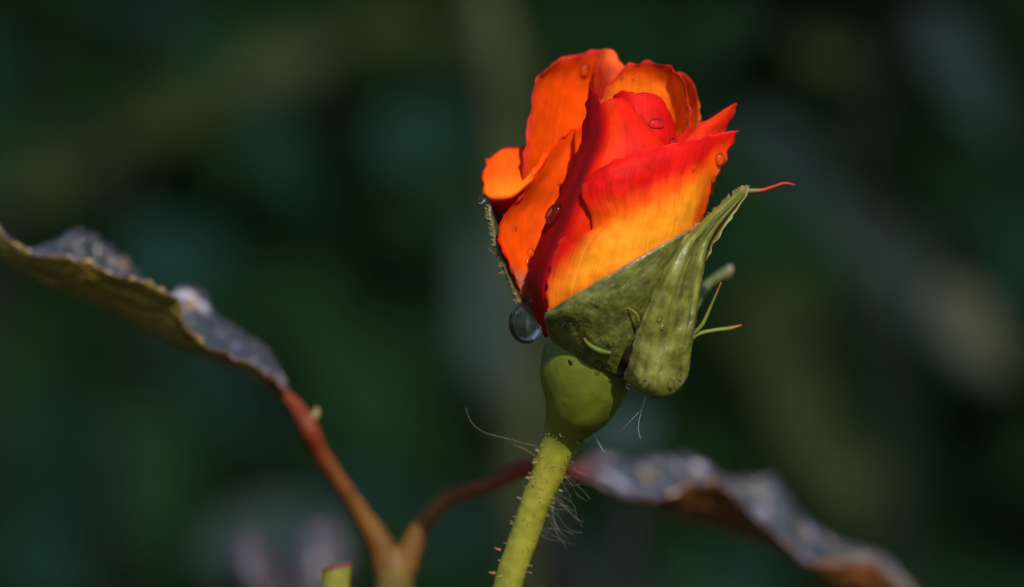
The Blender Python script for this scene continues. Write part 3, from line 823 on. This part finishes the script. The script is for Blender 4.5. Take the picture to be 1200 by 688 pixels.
# ---------------------------------------------------------------- water drops
def bvh(sur):
    vs, fs = [], []
    for v, f in sur:
        o = len(vs); vs += v; fs += [tuple(i+o for i in p) for p in f]
    return BVHTree.FromPolygons(vs, fs)
B_rose = bvh(surfaces); B_leaf = bvh(surfaces_leaf)
EYE = Vector((0, -D, Z0))
def drop_mesh(rx, ry, rz, seg=24, rings=16, pear=0.0, mat=None):
    verts = []; faces = []
    for j in range(rings+1):
        th = math.pi*j/rings
        for i in range(seg):
            ph = 2*math.pi*i/seg
            k = 1 + pear*max(0, math.cos(th))**2 * -0.6
            z = math.cos(th)*(1 + pear*0.35*max(0, math.cos(th)))
            verts.append(Vector((rx*k*math.sin(th)*math.cos(ph), ry*k*math.sin(th)*math.sin(ph), rz*z)))
    for j in range(rings):
        for i in range(seg):
            a = j*seg+i; b = j*seg+(i+1) % seg
            faces.append((a, a+seg, b+seg, b))
    bm = bmesh.new()
    me = mesh_of('water_drop', verts, faces)
    bm.from_mesh(me); bmesh.ops.remove_doubles(bm, verts=bm.verts, dist=1e-8); bmesh.ops.recalc_face_normals(bm, faces=bm.faces)
    bm.to_mesh(me); bm.free()
    me.polygons.foreach_set('use_smooth', [True]*len(me.polygons))
    me.materials.append(mat or M_water)
    return me
def drop_on(px, py, r, label, tree=None, flat=0.6, stretch=1.0, group='water drops on the rose', ang=0.0):
    t = tree or B_rose
    dv = (P(px, py, 0) - EYE).normalized()
    hit = t.ray_cast(EYE, dv)
    if hit[0] is None:
        print('DROP MISSES', px, py); return
    p, n = hit[0], hit[1]
    if n.dot(dv) > 0: n = -n
    me = drop_mesh(r*K*stretch, r*K/stretch, r*K*flat, mat=M_bead)
    o = bpy.data.objects.new('water_drop', me); C.objects.link(o)
    o.rotation_euler = (n.to_track_quat('Z', 'Y').to_matrix() @ Matrix.Rotation(ang, 3, 'Z')).to_euler()
    o.location = p + n*r*K*flat*0.35
    tag(o, label, 'water drop', group)
# the big hanging drop
o = bpy.data.objects.new('water_drop', drop_mesh(21.5*K, 19*K, 26*K, seg=40, rings=28, pear=0.6, mat=M_bigdrop)); C.objects.link(o)
o.location = P(618, 377, -20); o.rotation_euler = (0, math.radians(10), 0)
tag(o, 'large clear water drop hanging under the left side of the bud', 'water drop', 'water drops on the rose')
drop_on(651, 252, 13, 'large dark red-looking drop on the crimson flank of the bud', stretch=1.15, ang=0.8)
drop_on(685, 82, 7, 'clear drop near the top of the tall left petal')
drop_on(769, 145, 8, 'pinkish drop on the rolled red petal at the bud heart', stretch=1.3, flat=0.5)
drop_on(788, 167, 7, 'pinkish drop on the upper rim of the yellow and red front petal', stretch=1.3)
drop_on(843, 186, 7, 'round drop near the torn corner of the front petal')
drop_on(836, 210, 4, 'small drop low on the right margin of the front petal')
for x, y, r in [(703, 66, 3), (728, 92, 2.5), (640, 120, 2), (655, 215, 2.2), (760, 195, 2), (812, 200, 2.2), (715, 215, 1.8), (742, 92, 2), (604, 268, 2.2)]:
    drop_on(x, y, r, 'tiny sparkling bead of water scattered on the orange and red petals', group='tiny beads on the petals')
drop_on(622, 205, 3.5, 'tiny drop at the inner end of the flared left lobe')
o = bpy.data.objects.new('water_drop', drop_mesh(4*K, 4*K, 7*K)); C.objects.link(o); o.location = P(565, 233, -14); o.rotation_euler = (0, 0.5, 0)
tag(o, 'small bright drop hanging outside the flared left lobe', 'water drop', 'water drops on the rose')
for i, (x, y, r) in enumerate([(622, 296, 5), (619, 308, 4), (619, 322, 3), (614, 334, 6), (619, 346, 5), (610, 344, 4), (625, 354, 4), (606, 330, 3), (600, 318, 2.5)]):
    drop_on(x, y, r, 'small bead of water in the crease between orange petal and left sepal', group='beads in the left crease')
for x, y, r in [(786, 449, 5), (796, 442, 4), (757, 450, 5), (792, 452, 3)]:
    drop_on(x, y, r, 'small drop on the bulging base of the right folded sepal', group='drops on the right sepal base')
for x, y, r in [(700, 436, 3), (716, 444, 3.5), (703, 430, 2.5)]:
    drop_on(x, y, r, 'tiny bead on the hip just under the front sepal', group='beads on the hip')
for x, y, r in [(773, 374, 3), (776, 383, 3.5), (700, 356, 3), (716, 402, 3.5), (681, 376, 2.5), (760, 330, 2.2), (660, 380, 2.4)]:
    drop_on(x, y, r, 'tiny bead of water on the green front sepals', group='beads on the front sepals')
o = bpy.data.objects.new('water_drop', drop_mesh(4*K, 4*K, 4.5*K)); C.objects.link(o); o.location = P(738, 452, -60)
tag(o, 'small clear drop hanging between the hip and the right sepal', 'water drop', 'water drops on the rose')
for x, y, r, w in [(96, 282, 10, 'on the hump of the left leaf next to its tip'), (122, 296, 8, 'behind the raised hump of the left leaf'), (128, 292, 7, 'behind the raised hump of the left leaf'),
                   (256, 380, 9, 'halfway along the pale stretch of the left leaf near its stalk'), (270, 392, 8, 'halfway along the pale stretch of the left leaf near its stalk'), (236, 360, 9, 'on the inner crest of the left leaf'), (300, 414, 6, 'on the left leaf just above its red stalk')]:
    drop_on(x, y, r, 'blurred drop ' + w, B_leaf, group='drops on the left leaf')
for x, y, r, w in [(714, 548, 10, 'beside the rose stem'), (770, 556, 10, 'on the first hump after the rose stem'), (880, 576, 9, 'on the second bluish hump'), (930, 640, 10, 'on the slope past the second hump'), (985, 648, 9, 'near the drooping tip')]:
    drop_on(x, y, r, 'blurred drop on the right curled leaf ' + w, B_leaf, group='drops on the right leaf')

# ---------------------------------------------------------------- spider silk
def silk(name, label, strands, r=0.28):
    verts, faces = [], []
    for pts in strands:
        v, f = tube_data([P(*p) for p in pts], [r*K]*len(pts), seg=4, steps=14)
        o = len(verts); verts += v; faces += [tuple(i+o for i in p) for p in f]
    me = mesh_of(name, verts, faces)
    o = obj(name, me, M_silk, None, P(*strands[0][0])); tag(o, label, 'cobweb')
rs = random.Random(5)
st = []
for k in range(26):
    x0, y0 = rs.choice([(651, 560), (645, 575), (640, 595), (632, 618), (656, 545)])
    x0 += rs.uniform(-5, 4); y0 += rs.uniform(-8, 8)
    dx, dy = rs.uniform(8, 48), rs.uniform(-6, 55)
    z = rs.uniform(-18, 10)
    pts = [(x0, y0, z)]
    for j in range(1, 5):
        pts.append((x0 + dx*j/4 + rs.gauss(0, 2.2), y0 + dy*j/4 + rs.gauss(0, 2.2), z + rs.gauss(0, 5)))
    st.append(pts)
silk('cobweb', 'tangled pale cobweb tuft clinging to the rose stem', st, 0.035)
silk('cobweb', 'two fine silk threads hanging below the right folded sepal', [[(757, 462, -100), (754, 475, -98), (750, 488, -95), (748, 503, -92), (751, 515, -90)], [(752, 480, -98), (740, 492, -90), (728, 505, -70)],
     [(694, 505, -20), (702, 520, -20), (710, 532, -20), (724, 540, -18)]], 0.16)
silk('cobweb', 'single looping silk strand left of the rose stem', [[(546, 478, -5), (552, 494, -5), (566, 506, -5), (590, 513, -5), (632, 524, -5)], [(600, 520, -5), (618, 528, -5), (634, 540, -5)]], 0.06)
